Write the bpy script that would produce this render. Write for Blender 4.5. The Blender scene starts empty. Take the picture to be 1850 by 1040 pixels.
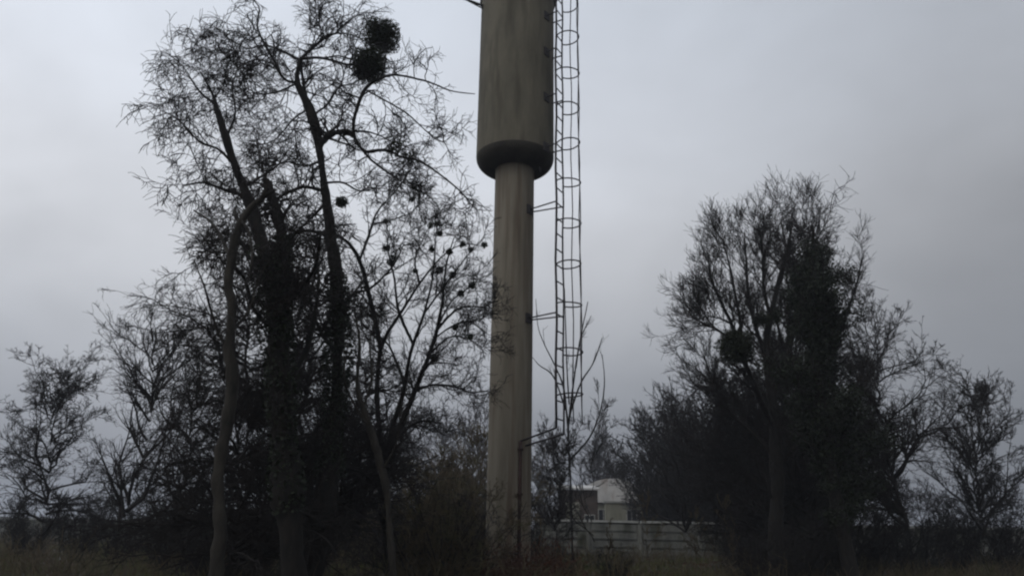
import bpy, math, random
import numpy as np
from mathutils import Matrix, Vector
R = math.radians
SC = bpy.context.scene
COL = SC.collection
# ------------------------------------------------------------------ camera
F = 1330.0                      # focal length in pixels of the 1850 px wide photograph
EYE = Vector((0, 0, 1.6))
cam_d = bpy.data.cameras.new('camera')
cam_d.sensor_width = 36; cam_d.lens = 36 * F / 1850
cam_d.clip_start = 0.05; cam_d.clip_end = 3000
cam = bpy.data.objects.new('camera', cam_d); COL.objects.link(cam)
CR = Matrix.Rotation(R(90 + 17.9), 3, 'X') @ Matrix.Rotation(R(1.05), 3, 'Z')
cam.matrix_world = Matrix.Translation(EYE) @ CR.to_4x4()
SC.camera = cam
cam_d.dof.use_dof = True        # the phone focused a little short: everything is slightly soft
cam_d.dof.focus_distance = 5.0
cam_d.dof.aperture_fstop = 5.2
# ------------------------------------------------------------------ sky, overcast
w = bpy.data.worlds.new('World'); SC.world = w; w.use_nodes = True
nt = w.node_tree; N = nt.nodes; N.clear(); LK = nt.links.new
out = N.new('ShaderNodeOutputWorld'); bg = N.new('ShaderNodeBackground'); bg.inputs[1].default_value = 0.1
LK(bg.outputs[0], out.inputs[0])
sky = N.new('ShaderNodeTexSky'); sky.sky_type = 'NISHITA'; sky.sun_disc = False
sky.sun_elevation = R(48); sky.sun_rotation = R(215); sky.dust_density = 3.0
tc = N.new('ShaderNodeTexCoord'); sx = N.new('ShaderNodeSeparateXYZ'); LK(tc.outputs['Generated'], sx.inputs[0])
mp = N.new('ShaderNodeMapping'); mp.inputs['Scale'].default_value = (1.0, 1.0, 1.7); LK(tc.outputs['Generated'], mp.inputs[0])
nz = N.new('ShaderNodeTexNoise'); nz.inputs['Scale'].default_value = 2.3; nz.inputs['Detail'].default_value = 4; nz.inputs['Roughness'].default_value = .5
nz.inputs['Distortion'].default_value = .6
LK(mp.outputs[0], nz.inputs['Vector'])
def wmath(op, a, b, c=None):
    m = N.new('ShaderNodeMath'); m.operation = op
    for i, v in enumerate((a, b, c)):
        if v is None: continue
        if isinstance(v, (int, float)): m.inputs[i].default_value = v
        else: LK(v, m.inputs[i])
    return m.outputs[0]
rmp = N.new('ShaderNodeValToRGB'); rmp.color_ramp.interpolation = 'B_SPLINE'
els = [(0, (.12, .125, .142)), (.10, (.215, .225, .25)), (.20, (.34, .352, .378)), (.33, (.46, .47, .495)), (.46, (.51, .53, .57)), (.68, (.54, .585, .66)), (1, (.60, .66, .74))]
while len(rmp.color_ramp.elements) < len(els): rmp.color_ramp.elements.new(.5)
for e, (p, c) in zip(rmp.color_ramp.elements, els): e.position = p; e.color = (*c, 1)
# height in the sky, bent by the clouds
LK(wmath('ADD', sx.outputs[2], wmath('MULTIPLY', wmath('SUBTRACT', nz.outputs[0], .5), .11)), rmp.inputs[0])
side = wmath('MULTIPLY_ADD', sx.outputs[0], -0.62, 1.08)           # brighter to the left, where the sun is behind the cloud
clump = wmath('MULTIPLY_ADD', wmath('SUBTRACT', nz.outputs[0], .5), .42, 1.0)
gd = (CR @ Vector(((1075 - 925) / F, -(330 - 520) / F, -1))).normalized()   # a thinner, brighter place in the cloud
dp = N.new('ShaderNodeVectorMath'); dp.operation = 'DOT_PRODUCT'; LK(tc.outputs['Generated'], dp.inputs[0]); dp.inputs[1].default_value = gd
nz2 = N.new('ShaderNodeTexNoise'); nz2.inputs['Scale'].default_value = 4.5; nz2.inputs['Detail'].default_value = 5; nz2.inputs['Distortion'].default_value = .8; LK(mp.outputs[0], nz2.inputs['Vector'])
glow = wmath('MULTIPLY', wmath('POWER', wmath('MAXIMUM', dp.outputs['Value'], 0.), 38.), .17)
fine = wmath('MULTIPLY', wmath('SUBTRACT', nz2.outputs[0], .5), .16)
gain = wmath('MULTIPLY', wmath('MULTIPLY', side, wmath('ADD', wmath('ADD', clump, glow), fine)), 11.25)
sc_ = N.new('ShaderNodeVectorMath'); sc_.operation = 'SCALE'; LK(rmp.outputs[0], sc_.inputs[0]); LK(gain, sc_.inputs['Scale'])
mx = N.new('ShaderNodeMix'); mx.data_type = 'RGBA'; mx.inputs[0].default_value = .95
LK(sky.outputs[0], mx.inputs[6]); LK(sc_.outputs[0], mx.inputs[7]); LK(mx.outputs[2], bg.inputs[0])
# ------------------------------------------------------------------ veiled sun
sd = bpy.data.lights.new('sun', 'SUN'); sd.energy = .5; sd.angle = R(30); sd.color = (1, .96, .9)
sun = bpy.data.objects.new('sun', sd); COL.objects.link(sun)
sun.rotation_euler = (R(42), 0, R(-35))
SC.view_settings.view_transform = 'Standard'; SC.view_settings.look = 'None'
SC.view_settings.exposure = 0; SC.view_settings.gamma = 1
SC.cycles.pixel_filter_type = 'BLACKMAN_HARRIS'; SC.cycles.filter_width = 2.2
SC.cycles.max_bounces = 5; SC.cycles.diffuse_bounces = 2; SC.cycles.volume_bounces = 0; SC.cycles.use_denoising = True

# ------------------------------------------------------------------ helpers
def P(px, py, Y):
    """point at distance Y (metres north of the camera) on the sight line of a photo pixel"""
    d = CR @ Vector(((px - 925) / F, -(py - 520) / F, -1))
    return EYE + d * (Y / d.y)
def depth(Y): return Y * 1.0
def mesh(name, verts, quads, mat, parent=None, smooth=True, loc=None):
    verts = np.asarray(verts, dtype=np.float32).reshape(-1, 3); quads = np.asarray(quads, dtype=np.int32).reshape(-1, 4)
    me = bpy.data.meshes.new(name)
    me.vertices.add(len(verts)); me.vertices.foreach_set('co', verts.ravel())
    me.loops.add(quads.size); me.loops.foreach_set('vertex_index', quads.ravel())
    me.polygons.add(len(quads)); me.polygons.foreach_set('loop_start', np.arange(len(quads), dtype=np.int32) * 4)
    me.polygons.foreach_set('use_smooth', np.full(len(quads), smooth))
    me.update(calc_edges=True); me.validate()
    me.materials.append(mat)
    o = bpy.data.objects.new(name, me); COL.objects.link(o)
    if parent is not None: o.parent = parent
    if loc is not None: o.location = loc
    return o
def empty(name, loc, label, cat, group=None):
    o = bpy.data.objects.new(name, None); COL.objects.link(o); o.location = loc; o.empty_display_size = .2
    return tag(o, label, cat, group)
def tag(o, label=None, cat=None, group=None, kind=None):
    if label: o['label'] = label
    if cat: o['category'] = cat
    if group: o['group'] = group
    if kind: o['kind'] = kind
    return o
class MB:
    """collects quads of boxes, tubes and lathes"""
    def __init__(s): s.v = []; s.q = []; s.n = 0
    def add(s, v, q):
        v = np.asarray(v, float).reshape(-1, 3); q = np.asarray(q, int).reshape(-1, 4)
        s.v.append(v); s.q.append(q + s.n); s.n += len(v); return s
    def box(s, x0, x1, y0, y1, z0, z1, rz=0, c=(0, 0)):
        v = np.array([(x, y, z) for z in (z0, z1) for x, y in ((x0, y0), (x1, y0), (x1, y1), (x0, y1))], float)
        if rz:
            a, b = math.cos(rz), math.sin(rz); x = v[:, 0] - c[0]; y = v[:, 1] - c[1]
            v[:, 0] = c[0] + a * x - b * y; v[:, 1] = c[1] + b * x + a * y
        return s.add(v, [(0, 3, 2, 1), (4, 5, 6, 7), (0, 1, 5, 4), (1, 2, 6, 5), (2, 3, 7, 6), (3, 0, 4, 7)])
    def tube(s, pts, rad, k=8, cap=True):
        pts = [list(p) for p in pts]; rad = list(rad) if hasattr(rad, '__len__') else [rad] * len(pts)
        if cap: pts = [pts[0]] + pts + [pts[-1]]; rad = [1e-4] + rad + [1e-4]
        v, q = tubes(np.array([pts]), np.array([rad]), k); return s.add(v, q)
    def lathe(s, prof, k=48, c=(0, 0), seed=None, bump=0):
        a = np.arange(k) / k * 2 * math.pi; v = []
        for r, z in prof:
            for t in a: v.append((c[0] + r * math.cos(t), c[1] + r * math.sin(t), z))
        q = [(i * k + j, i * k + (j + 1) % k, (i + 1) * k + (j + 1) % k, (i + 1) * k + j) for i in range(len(prof) - 1) for j in range(k)]
        return s.add(v, q)
    def build(s, name, mat, parent=None, smooth=False, loc=None):
        return mesh(name, np.concatenate(s.v), np.concatenate(s.q), mat, parent, smooth, loc)
def nrm(a): return a / np.maximum(np.linalg.norm(a, axis=-1, keepdims=True), 1e-9)
def tubes(pts, rad, k=3):
    """(N,P,3) polylines with (N,P) radii -> verts, quads"""
    pts = np.asarray(pts, float); rad = np.asarray(rad, float); n, p, _ = pts.shape
    t = np.empty_like(pts); t[:, 1:-1] = pts[:, 2:] - pts[:, :-2]; t[:, 0] = pts[:, 1] - pts[:, 0]; t[:, -1] = pts[:, -1] - pts[:, -2]
    d = pts[:, -1] - pts[:, 0]
    z = np.linalg.norm(t, axis=-1) < 1e-6
    t = np.where(z[..., None], d[:, None, :], t); t = nrm(t)
    ref = np.zeros((n, 3)); ref[np.arange(n), np.abs(nrm(d)).argmin(1)] = 1
    u = nrm(np.cross(t, ref[:, None, :])); v = np.cross(t, u)
    a = np.arange(k) / k * 2 * math.pi
    ring = u[:, :, None, :] * np.cos(a)[None, None, :, None] + v[:, :, None, :] * np.sin(a)[None, None, :, None]
    V = pts[:, :, None, :] + ring * rad[:, :, None, None]
    base = (np.arange(n)[:, None, None] * p + np.arange(p - 1)[None, :, None]) * k
    j = np.arange(k)[None, None, :]; j2 = (j + 1) % k
    Q = np.stack(np.broadcast_arrays(base + j, base + j2, base + k + j2, base + k + j), -1)
    return V.reshape(-1, 3), Q.reshape(-1, 4)
def resample(pts, rad, n):
    pts = np.array(pts, float); rad = np.array(rad, float)
    # Catmull-Rom smoothing, then even spacing
    q = np.concatenate([[2 * pts[0] - pts[1]], pts, [2 * pts[-1] - pts[-2]]]); o = []; ro = []
    for i in range(len(pts) - 1):
        for t in np.linspace(0, 1, 8, endpoint=(i == len(pts) - 2)):
            a, b, c, d = q[i:i + 4]
            o.append(.5 * (2 * b + (c - a) * t + (2 * a - 5 * b + 4 * c - d) * t * t + (3 * b - a - 3 * c + d) * t ** 3)); ro.append(rad[i] * (1 - t) + rad[i + 1] * t)
    o = np.array(o); s = np.concatenate([[0], np.cumsum(np.linalg.norm(np.diff(o, axis=0), axis=1))]); e = np.linspace(0, s[-1], n)
    return np.stack([np.interp(e, s, o[:, i]) for i in range(3)], 1), np.interp(e, s, ro)
def grow(pp, pr, n, L, rng, t0=.15, t1=1., ang=(35, 70), up=.08, wander=.22, npts=5, rf=.6, rmin=.004, rel=False, fade=.35, kmax=None):
    """children along every polyline of a level"""
    M, Pn, _ = pp.shape; idx = np.repeat(np.arange(M), n); m = len(idx)
    t = rng.uniform(t0, t1, m); ft = t * (Pn - 1); i0 = np.minimum(ft.astype(int), Pn - 2); fr = (ft - i0)[:, None]
    p0 = pp[idx, i0] * (1 - fr) + pp[idx, i0 + 1] * fr
    r0 = (pr[idx, i0] * (1 - fr[:, 0]) + pr[idx, i0 + 1] * fr[:, 0]) * rf
    tg = nrm(pp[idx, i0 + 1] - pp[idx, i0])
    perp = nrm(np.cross(tg, rng.normal(size=(m, 3)))); a = np.radians(rng.uniform(*ang, m))[:, None]
    d = tg * np.cos(a) + perp * np.sin(a)
    ln = rng.uniform(.5, 1.25, m) * L * (1 - fade * t)
    if rel: ln = ln * np.linalg.norm(np.diff(pp, axis=1), axis=2).sum(1)[idx]
    st = (ln / (npts - 1))[:, None]; pts = [p0]; upv = np.array([0, 0, 1.])
    for s in range(npts - 1):
        d = nrm(d + rng.normal(size=(m, 3)) * wander + upv * up); pts.append(pts[-1] + d * st)
    pts = np.stack(pts, 1); r0 = np.maximum(r0, rmin); q = np.linspace(0, 1, npts)[None]
    return pts, r0[:, None] * (1 - q) + rmin * .7 * q
def leaves(c, size, rng, aspect=2.2, spread=.4):
    """a small bent-free quad at every centre, random orientation"""
    n = len(c); a = nrm(rng.normal(size=(n, 3))); b = nrm(np.cross(a, rng.normal(size=(n, 3))))
    s = size * rng.uniform(1 - spread, 1 + spread, n)[:, None]; a = a * s * .5; b = b * s * .5 / aspect
    V = np.stack([c - a, c - b * 1.0, c + a, c + b * 1.0], 1)
    return V.reshape(-1, 3), np.arange(4 * n).reshape(-1, 4)
# ------------------------------------------------------------------ materials
def mat(name, stops, scale=(1, 1, 1), nscale=4, detail=6, rough=.9, bump=.3, bdist=.02, second=None, metal=0, spec=.25, fac=(.3, .7), transl=None):
    m = bpy.data.materials.new(name); m.use_nodes = True; nt = m.node_tree; n = nt.nodes; lk = nt.links.new
    b = n['Principled BSDF']; b.inputs['Roughness'].default_value = rough; b.inputs['Metallic'].default_value = metal
    b.inputs['Specular IOR Level'].default_value = spec
    tc = n.new('ShaderNodeTexCoord'); mp = n.new('ShaderNodeMapping'); mp.inputs['Scale'].default_value = scale
    lk(tc.outputs['Object'], mp.inputs[0]); nz = n.new('ShaderNodeTexNoise'); nz.inputs['Scale'].default_value = nscale; nz.inputs['Detail'].default_value = detail
    nz.inputs['Roughness'].default_value = .62
    lk(mp.outputs[0], nz.inputs['Vector']); cr = n.new('ShaderNodeValToRGB')
    while len(cr.color_ramp.elements) < len(stops): cr.color_ramp.elements.new(.5)
    for i, (e, c) in enumerate(zip(cr.color_ramp.elements, stops)):
        e.position = fac[0] + (fac[1] - fac[0]) * i / max(1, len(stops) - 1); e.color = (*c, 1)
    lk(nz.outputs[0], cr.inputs[0]); colour = cr.outputs[0]
    if second:          # (colour, scale vec, noise scale, low, high): stains of their own over the first
        c2, s2, ns2, lo, hi = second
        mp2 = n.new('ShaderNodeMapping'); mp2.inputs['Scale'].default_value = s2; lk(tc.outputs['Object'], mp2.inputs[0])
        n2 = n.new('ShaderNodeTexNoise'); n2.inputs['Scale'].default_value = ns2; n2.inputs['Detail'].default_value = 5; lk(mp2.outputs[0], n2.inputs['Vector'])
        mr = n.new('ShaderNodeMapRange'); mr.inputs['From Min'].default_value = lo; mr.inputs['From Max'].default_value = hi; lk(n2.outputs[0], mr.inputs[0])
        mx = n.new('ShaderNodeMix'); mx.data_type = 'RGBA'; lk(mr.outputs[0], mx.inputs[0]); lk(colour, mx.inputs[6]); mx.inputs[7].default_value = (*c2, 1); colour = mx.outputs[2]
    lk(colour, b.inputs['Base Color'])
    if bump:
        bp = n.new('ShaderNodeBump'); bp.inputs['Strength'].default_value = bump; bp.inputs['Distance'].default_value = bdist
        lk(nz.outputs[0], bp.inputs['Height']); lk(bp.outputs[0], b.inputs['Normal'])
    return m
M = {}
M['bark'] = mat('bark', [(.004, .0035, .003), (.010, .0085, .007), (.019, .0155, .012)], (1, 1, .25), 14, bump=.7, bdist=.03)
M['bark_hazed'] = mat('bark_hazed', [(.022, .020, .019), (.045, .040, .038)], (1, 1, .3), 10, bump=.3)  # distant trunks: lighter than near bark, haze put into the colour
M['bark_pale'] = mat('bark_pale', [(.010, .009, .0075), (.024, .021, .017), (.042, .037, .029)], (1, 1, .3), 9, bump=.5)
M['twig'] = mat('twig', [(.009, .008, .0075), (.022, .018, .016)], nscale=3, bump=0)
M['twig_hazed'] = mat('twig_hazed', [(.03, .028, .028), (.055, .05, .05)], nscale=3, bump=0)  # distant twigs: fading by haze painted in as a paler grey
M['brush'] = mat('brush', [(.03, .024, .014), (.085, .064, .036), (.058, .062, .022)], nscale=1.2, bump=0)
M['mistletoe'] = mat('mistletoe', [(.008, .011, .004), (.022, .028, .010)], nscale=9, bump=0, rough=.8)
M['ivy'] = mat('ivy', [(.006, .009, .004), (.016, .022, .009)], nscale=5, bump=0, rough=.7)
M['grass'] = mat('grass', [(.03, .04, .01), (.075, .095, .022), (.11, .085, .035)], nscale=.7, bump=0)
M['leaf_dead'] = mat('leaf_dead', [(.03, .012, .008), (.075, .03, .018), (.055, .034, .018)], nscale=1.5, bump=0)
M['ground'] = mat('ground', [(.012, .009, .006), (.03, .022, .014), (.022, .027, .008)], nscale=.5, detail=10, bump=.8, bdist=.08)
M['concrete_tank'] = mat('tank_coating', [(.075, .067, .048), (.118, .105, .076), (.165, .145, .106)], (1, 1, .35), 1.6, detail=9, rough=.85, bump=.25, bdist=.02,
                         second=((.050, .042, .028), (2.6, 2.6, .28), 1.3, .49, .80), fac=(.25, .75))
M['column'] = mat('column_coating', [(.11, .095, .070), (.172, .150, .113), (.235, .206, .158)], (2.2, 2.2, .22), 1.6, detail=9, rough=.85, bump=.25, bdist=.015,
                  second=((.085, .055, .036), (4.2, 4.2, .22), 1.3, .49, .80), fac=(.25, .75))
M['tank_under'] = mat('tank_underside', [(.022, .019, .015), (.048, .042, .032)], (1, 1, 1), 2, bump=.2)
M['steel'] = mat('dark_steel', [(.014, .012, .014), (.035, .026, .026)], nscale=6, rough=.7, bump=.2, spec=.4)
M['pipe'] = mat('rusty_pipe', [(.02, .012, .01), (.05, .022, .015)], (1, 1, .4), 5, rough=.8, bump=.3)
M['fence'] = mat('fence_concrete', [(.07, .07, .062), (.125, .125, .11), (.18, .18, .155)], (1, 1, .5), 1.4, detail=9, bump=.3, second=((.035, .037, .02), (.8, .8, .4), 1.5, .5, .7))
M['coping'] = mat('coping_concrete', [(.24, .24, .22), (.38, .38, .35)], nscale=2.5, detail=8, bump=.2)
M['roof'] = mat('roof_metal', [(.36, .35, .33), (.52, .50, .47)], (1, 1, 1), 1.2, detail=8, rough=.6, bump=.1, second=((.30, .24, .20), (1, 1, .3), 1.5, .55, .8))
M['wall_brown'] = mat('wall_brown', [(.04, .03, .024), (.075, .055, .045)], nscale=2.5, detail=8)
M['wall_pale'] = mat('wall_pale', [(.16, .16, .12), (.26, .25, .20)], (1, 1, .4), 2, detail=8)
M['glass'] = mat('window_glass', [(.01, .011, .012), (.02, .021, .024)], nscale=1, bump=0, rough=.15, spec=.5)

# ------------------------------------------------------------------ ground
rg = np.random.default_rng(5)
def gz(x, y):
    return (.10 * np.sin(x * .31 + 1.3) * np.cos(y * .27) + .07 * np.sin(x * .83 + y * .6) + .04 * np.sin(x * 2.1 - y * 1.7))* np.clip((400 - np.hypot(x, y)) / 300, 0, 1)
def axis(n, lim): u = np.linspace(-1, 1, n); return np.sign(u) * (np.abs(u) ** 2.6) * lim + u * 25
xs = axis(181, 1400); ys = axis(181, 1400) + 18
gx, gy = np.meshgrid(xs, ys); gv = np.stack([gx, gy, gz(gx, gy)], -1).reshape(-1, 3); k = len(xs)
ii, jj = np.meshgrid(np.arange(k - 1), np.arange(k - 1)); b0 = (jj * k + ii).ravel()
tag(mesh('ground', gv, np.stack([b0, b0 + 1, b0 + k + 1, b0 + k], 1), M['ground']), kind='structure')

# ------------------------------------------------------------------ water tower
TY = 21.4
base = P(917.5, 1000, TY); TX = base.x
tower = empty('water_tower', (TX, TY, 0), 'tall grey-brown water tower, a wide cylindrical tank on a slimmer column with caged ladder', 'water tower')
CRAD, TRAD = .625, 1.255
zt0, zt1 = 1.6 + 9.90, 1.6 + 15.75    # filled in below from the photo
zt0 = P(857, 286, TY).z; zj = P(890, 309, TY).z; zt1 = P(870, 6, TY).z
column = MB(); prof = []
for z in np.linspace(-.3, zj + .15, 40): prof.append((CRAD * (1.0 + .0 * z), z))
column.lathe(prof, 64); column.build('column', M['column'], tower, True)
# weld seams of the column rings
for z in (2.4, 4.8, 7.2, 9.6):
    MB().lathe([(CRAD - .01, z - .012), (CRAD + .005, z - .007), (CRAD + .005, z + .007), (CRAD - .01, z + .012)], 64).build('weld_seam', M['column'], tower, True)
tank = MB(); tank.lathe([(TRAD - .0, z) for z in np.linspace(zt0, zt1, 30)] + [(TRAD - .02, zt1 + .01)], 96)
tk = tank.build('tank', M['concrete_tank'], tower, True)
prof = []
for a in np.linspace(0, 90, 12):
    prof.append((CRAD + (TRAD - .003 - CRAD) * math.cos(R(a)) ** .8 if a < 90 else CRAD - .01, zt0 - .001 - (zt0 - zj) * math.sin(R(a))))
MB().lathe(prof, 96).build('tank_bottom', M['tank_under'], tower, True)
MB().lathe([(TRAD + .05, zt1 - .04), (TRAD + .06, zt1 + .01), (.3, zt1 + .85), (.3, zt1 + 1.1), (.001, zt1 + 1.15)], 64).build('roof', M['concrete_tank'], tower, True)
def rod(name, a, b, r, m, parent, k=8, mid=()): return MB().tube([a, *mid, b], r, k).build(name, m, parent, True)
# ladder and its cage stand to the right of the tank, a little towards the camera
ca, sa = math.cos(R(-30)), math.sin(R(-30))
mid = np.array([1.385, -.80]); tan = np.array([-sa, ca]); nor = np.array([ca, sa]); hw = .235
zl0 = P(997, 772, TY - 1).z; ztop = zt1 + 1.4
la, lb = mid - tan * hw, mid + tan * hw
ladder = empty('ladder', (0, 0, 0), None, None); ladder.parent = tower
for p, dz in ((la, 0), (lb, -.12)): rod('rail', (p[0], p[1], zl0 + dz), (p[0], p[1], ztop), .034 if dz == 0 else .027, M['steel'], ladder, mid=[(p[0] + .018 * math.sin(q_ * 1.9 + dz * 9), p[1] + .018 * math.cos(q_ * 1.3), q_) for q_ in np.linspace(zl0 + 1, ztop - .5, 16)])
z = zl0 + .25
while z < ztop - .1:
    rod('rung', (la[0], la[1], z), (lb[0], lb[1], z), .021, M['steel'], ladder, 6); z += .50
cage = empty('safety_cage', (0, 0, 0), None, None); cage.parent = tower
rr = .375; dd = math.sqrt(rr * rr - hw * hw); cc = mid + nor * dd
a0 = math.atan2(*(la - cc)[::-1]); a1 = math.atan2(*(lb - cc)[::-1])
while a1 < a0: a1 += 2 * math.pi
zh0 = P(1030, 715, TY - 1).z; hoops = []
for i in range(13):
    z = zh0 + i * 1.31
    if z > ztop: break
    rt = random.Random(i); rt_ = rt.uniform(-.05, .05); tl = rt.uniform(0, .045); pts = []
    for t in np.linspace(a0, a1, 28): rq = rr * (1 + .025 * math.sin(2 * t + i * 1.7)); pts.append((cc[0] + rq * math.cos(t), cc[1] + rq * math.sin(t), z + rt_ + tl * math.cos(t + i * 2.1)))
    MB().tube(pts, .021, 6).build('hoop', M['steel'], cage, True)
for off in (-48, 0, 46):
    t = R(-30 + off); x, y = cc[0] + rr * math.cos(t), cc[1] + rr * math.sin(t)
    rod('cage_bar', (x, y, zh0 - (.75 if off else .3)), (x + .01, y, ztop), .016, M['steel'], cage, 6, mid=[(x + .022 * math.sin(q_ * 1.7 + off), y, q_) for q_ in np.linspace(zh0 + .4, ztop - .5, 18)])
def bracket(z, r):
    a = math.atan2(la[1], la[0]) - .02; MB().box(r - .03, r + .03, -.13, .13, z - .17, z + .12, a).build('bracket_plate', M['steel'], tower)
    for p, s in ((la, -.25), (lb, .25)):
        a = math.atan2(p[1], p[0]) + s * .1; q = np.array([math.cos(a), math.sin(a)]) * (r - .04)
        rod('bracket', (q[0], q[1], z - .02), (p[0], p[1], z), .022, M['steel'], tower, 6)
bracket(P(980, 368, TY - .8).z, CRAD); bracket(P(980, 567, TY - .8).z, CRAD)
for yy in (262, 172, 90, 25): bracket(P(1000, yy, TY - .9).z, TRAD)
# angled feet of the ladder running down into the column, and the pipe below them
for p, (px, py), dz in ((la, (940, 797), 0), (lb, (958, 804), -.12)):
    w_ = P(px, py, TY - .58); a = math.atan2(-.58, w_.x - TX); q = (CRAD * .98 * math.cos(a), CRAD * .98 * math.sin(a))
    rod('ladder_foot', (q[0], q[1], w_.z), (p[0], p[1], zl0 + dz), .028, M['steel'], tower)
    if dz == 0: q0 = (q[0] * 1.07, q[1] * 1.07, w_.z)
rod('pipe', (q0[0], q0[1], -.2), q0, .05, M['pipe'], tower, 12)
for z in (1.1, 2.4, 3.6): MB().box(q0[0] - .08, q0[0] + .08, q0[1] - .055, q0[1] + .08, z, z + .05).build('pipe_clamp', M['pipe'], tower)
rod('drain_stub', (.78, -.35, zj + .10), (.82, -.36, zj - .18), .03, M['steel'], tower)
e_ = P(836, -3, TY - .9); zr_ = P(874, 10, TY).z - .32
rod('stay_rod', (-TRAD * .93, -.36, zr_), (e_.x - TX, -.9, e_.z), .04, M['steel'], tower)
rod('stay_rod', (-TRAD * .93, -.36, zr_ - .12), (e_.x - TX, -.9, e_.z), .022, M['steel'], tower)

# ------------------------------------------------------------------ trees
def limb(pts, Y, d0=0., d1=0., seed=0, n=14):
    """traced limb: (px, py, width px) at distance Y + an offset that runs from d0 to d1"""
    r_ = np.random.default_rng(seed); m = len(pts); ph = r_.uniform(0, 6.28); am = .06 * abs(d1 - d0) + .02
    W = []; rad = []
    for i, (px, py, wd) in enumerate(pts):
        t = i / (m - 1); dy = d0 + (d1 - d0) * t + (am * math.sin(ph + 5 * t) if 0 < i < m - 1 else 0)
        q = P(px, py, Y + dy); W.append(q); rad.append(wd * .5 * (Y + dy) * .98 / F)
    return resample(W, rad, n)
def to_ground(p, r, flare=1.25):
    """carry the first point of a trunk down into the ground"""
    q = p[0].copy(); d = nrm(p[0] - p[1]); 
    st = q[2] + .35
    g = q + np.array([d[0], d[1], 0]) * st * .4; g[2] = -.3
    return np.concatenate([[g], p]), np.concatenate([[r[0] * flare], r])
def knobbly(v, q, amp, seed): return v, q
def tree_thing(name, label, base, group=None): return empty(name, base, label, 'tree', group)
def put(name, lst, k, m, parent, off):
    """lst of (pts,rad) arrays (single polylines) or batches -> one mesh, relative to the thing's base"""
    mb = MB()
    for p, r in lst:
        p = np.asarray(p); r = np.asarray(r)
        if p.ndim == 2: p = p[None]; r = r[None]
        v, q = tubes(p - np.array(off), r, k); mb.add(v, q)
    return mb.build(name, m, parent, True)
def rough(p, r, seed, amp=.17, add=3):
    rn = np.random.default_rng(seed); n = len(r) * add; p, r = resample(p, r, n)
    r = r * (1 + amp * np.convolve(rn.normal(size=n + 4), np.ones(5) / 2.2, 'valid')[:n]); j = rn.normal(size=(n, 3)) * r[:, None] * .08
    return p + j, r
def traced_tree(name, label, trunk, limbs, Y, seed, levels, tmat, wmat, twig_on_trunk=True, group=None, extra=None, flare=1.25, stub=False):
    rng = np.random.default_rng(seed)
    tp, tr = limb(trunk, Y, 0, trunk_d.get(name, 0), seed, 18); tp, tr = to_ground(tp, tr, flare)
    off = (tp[0][0], tp[0][1], 0); root = tree_thing(name, label, off, group)
    rp, rr_ = rough(tp, tr, seed)
    if stub: rp = np.concatenate([rp, rp[-1:] + [[0, 0, .02]]]); rr_ = np.concatenate([rr_, [.001]])
    put('trunk', [(rp, rr_)], 12, tmat, root, off)
    src = []
    for i, (pts, d0, d1) in enumerate(limbs):
        p, r = limb(pts, Y, d0, d1, seed * 31 + i, 14); put('limb', [rough(p, r, seed + i, .08, 2)], 8, tmat, root, off); src.append((p, r))
    pp = np.array([s[0] for s in src]); pr = np.array([s[1] for s in src])
    batches = []; cur = (pp, pr)
    if twig_on_trunk:
        tp2, tr2 = resample(tp, tr, 14); cur = (np.concatenate([cur[0], tp2[None]]), np.concatenate([cur[1], tr2[None] * .4]))
    allb = [cur]
    for lv in levels:
        src_ = allb[-1]; b = grow(src_[0], src_[1], rng=rng, **lv); batches.append(b); allb.append(b)
    if extra is not None: batches += extra(rng, src, allb)
    put('crown', batches, 3, wmat, root, off)
    return root, off, allb
trunk_d = {}
def mistletoe(parent, off, c, r, seed, n=1600, leaf=.05):
    rng = np.random.default_rng(seed); m = int(n * .16)
    d = nrm(rng.normal(size=(m, 3))); L = r * rng.uniform(.75, 1.08, m)
    p = np.stack([d * 0, d * (L * .35)[:, None] + rng.normal(size=(m, 3)) * r * .05, d * (L * .7)[:, None] + rng.normal(size=(m, 3)) * r * .07, d * L[:, None]], 1)
    ct = np.array(c) - np.array(off); mb = MB(); v, q = tubes(p, np.tile([.008, .006, .004, .003], (m, 1)), 3); mb.add(v, q)
    d = nrm(rng.normal(size=(n, 3))); L = r * rng.uniform(.12, 1.0, n) ** .55 * (1 + .16 * np.sin(d[:, 0] * 5 + seed) * np.cos(d[:, 2] * 4))
    v, q = leaves(d * L[:, None] * np.array([1, 1, .93]), leaf, rng); mb.add(v, q)
    return mb.build('mistletoe_ball', M['mistletoe'], parent, False, tuple(ct))
def ivy(parent, off, p, r, n, thick, seed, leaf=.055, m='ivy'):
    """leaves climbing round a stem given as a polyline"""
    rng = np.random.default_rng(seed); t = rng.uniform(0, len(p) - 1.001, n); i = t.astype(int); f = (t - i)[:, None]
    c = p[i] * (1 - f) + p[i + 1] * f; lump = .55 + .45 * np.sin(c[:, 2] * 4.1 + seed) * np.sin(c[:, 2] * 1.7)
    d = nrm(rng.normal(size=(n, 3)) * [1, 1, .3]); c = c + d * ((r + thick * np.maximum(.15, lump) * rng.uniform(.2, 1, n) ** .7)[:, None])
    v, q = leaves(c - np.array(off), leaf, rng, 1.3); return mesh('ivy', v, q, M[m], parent, False)

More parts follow.
